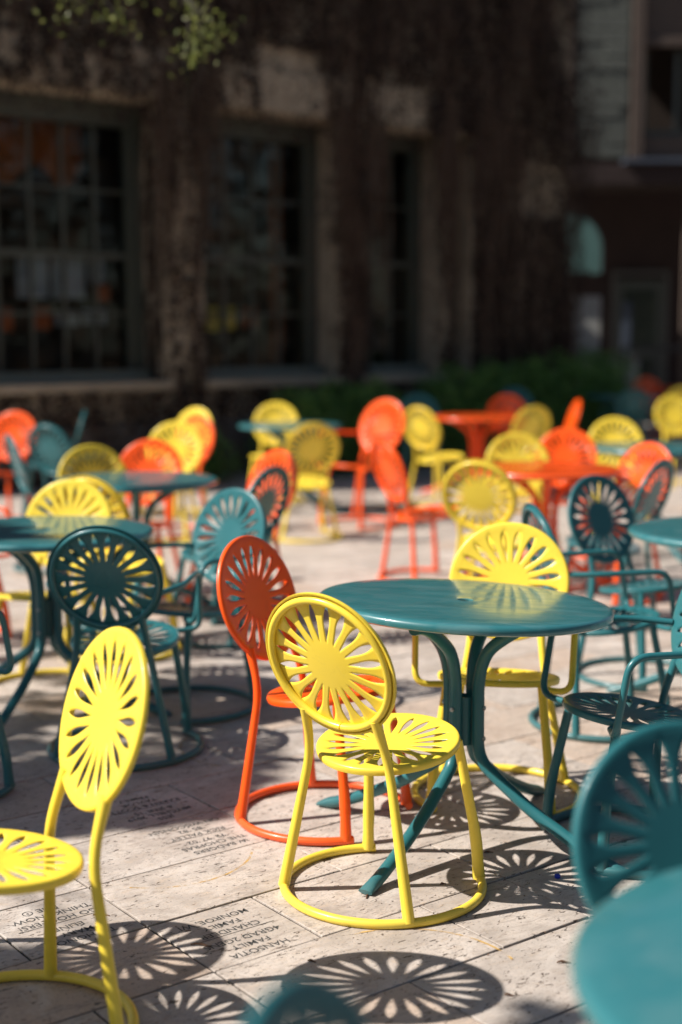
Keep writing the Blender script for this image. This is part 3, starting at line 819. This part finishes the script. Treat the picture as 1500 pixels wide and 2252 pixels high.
aw = empty('arched_awning', (3.60, 23.55, 0)); tag(aw, 'arched teal canvas awning showing past the ivy-covered corner', 'awning')
def arch(x0, y0, y1, r, zs, zb, inset=0.0):
    pr = [(-r, zb)] + [(-r * math.cos(math.pi * k / 18), zs + r * math.sin(math.pi * k / 18)) for k in range(19)] + [(r, zb)]
    return pr
pr = arch(0, 0, 0, 0.60, 2.90, 2.52)
bm = bmesh.new(); ff = [bm.verts.new((x, -0.35, z - 0.0)) for x, z in pr]; bk = [bm.verts.new((x, 0.62, z)) for x, z in pr]
for k in range(len(pr) - 1): bm.faces.new((ff[k], ff[k + 1], bk[k + 1], bk[k]))
solid(mesh_obj('canopy', bm, CANVAS, aw), 0.006)
bm = bmesh.new(); bm.faces.new([bm.verts.new((x * 0.985, -0.352, z)) for x, z in pr]); solid(mesh_obj('front_panel', bm, CANVAS, aw, smooth=False), 0.006)
bm = bmesh.new(); tube(bm, [(x, -0.36, z) for x, z in pr], 0.012, 8); mesh_obj('frame', bm, BLACKM, aw)

PALER = plain('pale_counter_paint', (0.36, 0.355, 0.33), 0.6, 0.2, 3.0, 0.05)
bd = empty('service_counter', (4.28, 22.9, 0)); tag(bd, 'pale panelled counter standing in the shade under the porch', 'counter')
boxobj('body', -0.50, 0.50, 0, 0.5, 0.04, 1.12, PALER, bd, 0.01); boxobj('counter_top', -0.54, 0.54, -0.04, 0.54, 1.125, 1.18, PLINTH, bd, 0.01)
boxobj('back_panel', -0.50, -0.06, 0.42, 0.47, 1.185, 2.15, PALER, bd, 0.006); boxobj('back_panel', 0.30, 0.44, 0.42, 0.47, 1.185, 2.05, FLASH, bd, 0.006)
rl = empty('metal_railing', (4.55, 21.6, 0)); tag(rl, 'black metal railing at the right, behind the farthest orange chair', 'railing')
boxobj('top_rail', -0.30, 2.2, 0, 0.06, 1.30, 1.37, BLACKM, rl, 0.005); boxobj('bottom_rail', -0.30, 2.2, 0.01, 0.05, 0.25, 0.29, BLACKM, rl)
for k in range(6): boxobj('post', -0.30 + 0.48 * k, -0.25 + 0.48 * k, 0.003, 0.057, 0.0, 1.298, BLACKM, rl)

# ------------------------------------------------------------------ hedge and shrubs
def leafmat(name, c0, c1, trans=0.35):
    m, nt, b = material(name)
    g_ = N(nt, 'ShaderNodeNewGeometry')
    nt.links.new(mix(nt, g_.outputs['Random Per Island'], c0, c1), b.inputs['Base Color'])
    b.inputs['Roughness'].default_value = 0.5
    t_ = N(nt, 'ShaderNodeBsdfTranslucent'); nt.links.new(mix(nt, g_.outputs['Random Per Island'], tuple(c * 1.5 for c in c0), tuple(c * 1.5 for c in c1)), t_.inputs[0])
    s_ = N(nt, 'ShaderNodeMixShader'); s_.inputs[0].default_value = trans
    o_ = nt.nodes['Material Output']; nt.links.new(b.outputs[0], s_.inputs[1]); nt.links.new(t_.outputs[0], s_.inputs[2]); nt.links.new(s_.outputs[0], o_.inputs['Surface'])
    return m
HEDGE = leafmat('hedge_leaf', (0.025, 0.100, 0.018), (0.150, 0.300, 0.060), 0.25)
OAK = leafmat('young_tree_leaf', (0.09, 0.125, 0.022), (0.20, 0.215, 0.055))
TWIG = plain('twig_bark', (0.05, 0.04, 0.03), 0.9, 0.4, 10, 0.2)
def bushy(name, label, cat, pos, ang, x0, x1, y0, y1, hf, n, seed, leaf=(0.035, 0.07)):
    r_ = random.Random(seed)
    root = empty(name, pos, ang); tag(root, label, cat)
    bm = bmesh.new()
    for k in range(int((x1 - x0) * 14) + 6):
        x = r_.uniform(x0, x1); y = r_.uniform(y0 + 0.15, y1 - 0.15); h = hf(x) * r_.uniform(0.6, 0.95)
        p = [(x, y, 0)]
        for i in range(1, 5): p.append((x + r_.gauss(0, 0.05) * i, y + r_.gauss(0, 0.05) * i, h * i / 4))
        tube(bm, p, [0.012, 0.010, 0.008, 0.006, 0.004], 4, caps=False)
    mesh_obj('twigs', bm, TWIG, root, normals=False)['kind'] = 'stuff'
    V = []; F = []
    c = 0
    while c < n:
        x = r_.uniform(x0, x1); y = r_.uniform(y0, y1); h = hf(x) * (1 + 0.10 * math.sin(x * 7 + y * 5) + 0.05 * math.sin(x * 17))
        z = h * r_.random() ** 0.6
        e = min(1, (x - x0) / 0.3, (x1 - x) / 0.3) ; ey = min((y - y0), (y1 - y)) / ((y1 - y0) / 2)
        if z > h * (0.45 + 0.55 * min(1, ey * 2.5)) or z > h * (0.4 + 0.6 * max(0, e)): continue
        leafquad(V, F, Vector((x, y, z)), r_.uniform(*leaf), Vector((0, -0.3, 0.5)), r_, 0.6); c += 1
    pydata_obj('foliage', V, F, HEDGE, root)
    return root
bushy('hedge', 'long dark green hedge at the foot of the stone building', 'hedge', W0, WANG, 0.55, 6.6, -1.30, -0.35, lambda x: 0.84 + 0.066 * x - (0.25 if 2.3 < x < 2.9 else 0), 26000, 3)
bushy('shrub', 'small dark shrub beyond the end of the hedge', 'shrub', (3.75, 20.6, 0), 0, -0.5, 0.5, -0.4, 0.4, lambda x: 1.05 - 0.8 * x * x, 3500, 5)
bushy('shrub', 'low dark shrub by the building at the far left', 'shrub', W0, WANG, -0.9, 0.1, -1.0, -0.4, lambda x: 0.62, 2500, 8)

# ------------------------------------------------------------------ tree on the left whose branch hangs into the picture
tree = empty('oak_tree', (-8.2, 4.6, 0)); tag(tree, 'tree at the left whose leafy branch tips hang into the top corner', 'tree')
to = Vector((-8.2, 4.6, 0))
bm = bmesh.new()
tube(bm, [(0, 0, -0.1), (0.03, 0.02, 0.8), (0.0, 0.1, 2.2), (0.15, 0.1, 3.6), (0.3, 0.0, 5.0), (0.4, 0.1, 6.4), (0.5, 0.0, 8.0)], [0.34, 0.26, 0.23, 0.20, 0.16, 0.11, 0.05], 12)
mesh_obj('trunk', bm, TWIG, tree)
def at(u, v, y):
    d = y / 3125.0
    return Vector(((u - 750) * d * 1.0, y, 1.637 - (v - 721) * d))
bm = bmesh.new()
tips = [at(60, -10, 8.6), at(165, 45, 8.8), at(275, 70, 8.7), at(330, 10, 9.2), at(440, 60, 8.9), at(455, 110, 8.8), at(420, 145, 8.8), at(490, 95, 9.0), at(200, 10, 8.9)]
main = spline([(-8.2, 4.7, 4.3), (-6.2, 6.2, 5.0), (-4.2, 7.4, 4.9), tuple(at(160, -70, 8.8)), tuple(at(350, -30, 9.0)), tuple(at(455, 60, 8.9))], 5)
tube(bm, [Vector(p) - to for p in main], [0.09 * (1 - 0.93 * i / len(main)) for i in range(len(main))], 7)
for tp in tips:
    b0 = Vector(min(main, key=lambda p: (Vector(p) - tp - Vector((-0.35, 0, 0.1))).length))
    mid = (b0 + tp) / 2 + Vector((0, 0, 0.06))
    tube(bm, [b0 - to, mid - to, tp - to], [0.009, 0.006, 0.003], 5)
V = []; F = []
for tp in tips:
    for k in range(34):
        c = tp + Vector((rnd.gauss(0, 0.075), rnd.gauss(0, 0.10), rnd.gauss(0, 0.055))) - to
        leafquad(V, F, c, rnd.uniform(0.03, 0.055), Vector((-0.3, -0.2, 0.6)), rnd, 0.5)
# crown: unseen leaf sprays, placed along the sun's rays to shade patches of paving
def spray(poly, n, h0, h1, size=(0.09, 0.15)):
    xs = [p[0] for p in poly]; ys = [p[1] for p in poly]; c = 0
    while c < n:
        x = rnd.uniform(min(xs), max(xs)); y = rnd.uniform(min(ys), max(ys)); ins = False; j = len(poly) - 1
        for i in range(len(poly)):
            if (poly[i][1] > y) != (poly[j][1] > y) and x < (poly[j][0] - poly[i][0]) * (y - poly[i][1]) / (poly[j][1] - poly[i][1]) + poly[i][0]: ins = not ins
            j = i
        if not ins: continue
        h = rnd.uniform(h0, h1)
        leafquad(V, F, Vector((x - 0.95 * h, y - 0.17 * h, h)) - to, rnd.uniform(*size), Vector((-0.4, 0, 0.9)), rnd, 0.75); c += 1
spray([(-2.2, 4.40), (-1.0, 4.42), (-0.42, 4.60), (-0.26, 5.0), (-0.35, 5.2), (-0.9, 5.25), (-2.2, 5.2)], 2100, 4.8, 6.2)
spray([(-0.26, 5.0), (-0.22, 5.5), (-0.55, 5.68), (-1.3, 5.75), (-2.2, 5.7), (-2.2, 5.2), (-0.9, 5.25)], 420, 4.8, 6.2)
spray([(-1.9, 2.2), (-0.50, 2.2), (-0.42, 2.9), (-0.44, 3.20), (-0.55, 3.38), (-0.70, 3.46), (-0.76, 3.60), (-1.9, 3.62)], 4600, 4.6, 6.0)
spray([(0.30, 3.05), (0.75, 2.9), (0.85, 3.15), (0.45, 3.28)], 60, 5.0, 6.2)
spray([(-1.6, 5.8), (-0.7, 5.7), (-0.5, 6.1), (-0.8, 6.4), (-1.4, 6.6)], 110, 5.0, 6.6)
spray([(-6, 0), (-2.2, 0), (-2.2, 9), (-6, 9)], 3800, 4.4, 7.2)
pydata_obj('crown', V, F, OAK, tree)
for k in range(26):
    x, y, h = rnd.uniform(-2.6, -0.4), rnd.uniform(2.4, 5.6), rnd.uniform(4.8, 6.0)
    e = Vector((x - 0.95 * h, y - 0.17 * h, h)); s_ = Vector((-7.95, 4.6, rnd.uniform(4.2, 6.2)))
    tube(bm, [s_ - to, (s_ + e) / 2 + Vector((0, 0, 0.15)) - to, e - to], [0.035, 0.018, 0.006], 5)
mesh_obj('limbs', bm, TWIG, tree, normals=False)['kind'] = 'stuff'

# wood on the far side of the terrace (mirrored in the panes and the tabletops)
V2 = []; F2 = []; r5 = random.Random(11)
for k in range(14000):
    a = R(r5.uniform(-62, 62)); d = r5.uniform(26, 34)
    x, y = d * math.cos(a), 6 + d * math.sin(a)
    if y > 19: continue
    h = 13.5 + 2.5 * math.sin(a * 7) + 1.5 * math.sin(a * 17 + 1)
    leafquad(V2, F2, Vector((x, y, h * r5.random() ** 0.8)), r5.uniform(0.35, 0.8), None, r5, 0.8)
wood = pydata_obj('woods', V2, F2, BARK); tag(wood, 'bare brown trees along the far side of the terrace, mirrored in the panes', 'trees', kind='stuff')

# ------------------------------------------------------------------ small things lying on the paving
def ground_at(u, v):
    P_ = R(7.375); b_ = (v - 1126) / 3125.0; a_ = (u - 750) / 3125.0
    dn = math.sin(P_) + b_ * math.cos(P_); fw = math.cos(P_) - b_ * math.sin(P_); t_ = 1.637 / dn
    return Vector((a_ * t_, fw * t_, 0))
LEAFB = plain('dry_leaf', (0.11, 0.055, 0.030), 0.8, 0.4, 30, 0.2)
BLUE = plain('blue_plastic', (0.02, 0.04, 0.42), 0.35, 0.1, 30, 0.0)
twigs = [(815, 1972, 60, 0.03, 'curved brown twig by the foot of the main teal table'), (440, 2083, -20, 0.035, 'small brown twig lying across the engraved letters'),
         (1240, 2120, -5, 0.022, 'short dark twig on the paving at lower right'), (222, 2016, -12, 0.03, 'thin twig behind the leg of the left yellow chair'),
         (685, 2117, -25, 0.014, 'tiny dark crumb of bark in front of the sharp yellow chair'), (1075, 1877, 5, 0.018, 'dark scrap of bark in the shade under the main teal table'),
         (975, 1946, 20, 0.012, 'tiny bark crumb inside the base ring of the sharp yellow chair'), (1120, 2192, -10, 0.014, 'small dark seed husk near the bottom of the picture')]
for (u, v, a, L, lab) in twigs:
    p = ground_at(u, v); bm = bmesh.new(); n = 6
    tube(bm, [((k / n - 0.5) * 2 * L * 0.8, 0.35 * L * math.sin(k / n * 2.6), 0.003 + 0.002 * math.sin(k)) for k in range(n + 1)], [0.0016 + 0.0016 * math.sin(math.pi * k / n) for k in range(n + 1)], 6)
    o = mesh_obj('twig', bm, LEAFB); o.location = p; o.rotation_euler = (0, 0, R(a)); tag(o, lab, 'twig', 'twigs on the paving')
p = ground_at(1226, 1930); bm = bmesh.new()
tube(bm, [(0, 0, 0.0005), (0, 0, 0.003), (0, 0, 0.009), (0, 0, 0.0105)], [0.0085, 0.0095, 0.009, 0.0065], 14)
o = mesh_obj('bottle_cap', bm, BLUE); o.location = p; o.rotation_euler = (R(6), 0, 0); tag(o, 'little blue plastic cap on the paving under the main table', 'cap')
# loose grit and leaf crumbs in the joints
V = []; F = []
for k in range(1500):
    s_ = rnd.uniform(-1.0, 5.5); q = ROW0 + ROWH * rnd.randint(-1, 10) + rnd.gauss(0, 0.006) if rnd.random() < 0.6 else rnd.uniform(2.0, 6.0)
    c = E1 * s_ + E2 * q + Vector((0, 0, 0.0012 + 0.001 * rnd.random()))
    leafquad(V, F, c, rnd.uniform(0.003, 0.009), Vector((0, 0, 1.6)), rnd, 0.5, 0.1)
gr = pydata_obj('leaf_litter', V, F, LEAFB); tag(gr, 'brown leaf crumbs and grit scattered over the paving', 'litter', kind='stuff')
# old paint scuffs where chair bases have stood
sm, snt, sb = material('yellow_scuff'); sv = obj_vec(snt)
sb.inputs['Base Color'].default_value = (0.62, 0.38, 0.10, 1); sb.inputs['Roughness'].default_value = 0.7
sa = ramp(snt, noise(snt, sv, 26.0, 5, 0.7), [(0.40, (0, 0, 0)), (0.62, (0.75, 0.75, 0.75))]); snt.links.new(sa, sb.inputs['Alpha'])
def scuff(u, v, a0, a1, r=0.292):
    c = ground_at(u, v); bm = bmesh.new(); n = 30; A = []; B = []
    for k in range(n + 1):
        a = R(a0 + (a1 - a0) * k / n)
        A.append(bm.verts.new((c.x + (r - 0.004) * math.cos(a), c.y + (r - 0.004) * math.sin(a), 0.0026))); B.append(bm.verts.new((c.x + (r + 0.004) * math.cos(a), c.y + (r + 0.004) * math.sin(a), 0.0026)))
    for k in range(n): bm.faces.new((A[k], A[k + 1], B[k + 1], B[k]))
    o = mesh_obj('paint_scuff', bm, sm, pavement, smooth=False)
    o.matrix_parent_inverse = Matrix.Rotation(-PAVE_ANG, 4, 'Z')
scuff(350, 1875, -100, 10); scuff(560, 1640, 120, 250); scuff(900, 2150, 20, 120)
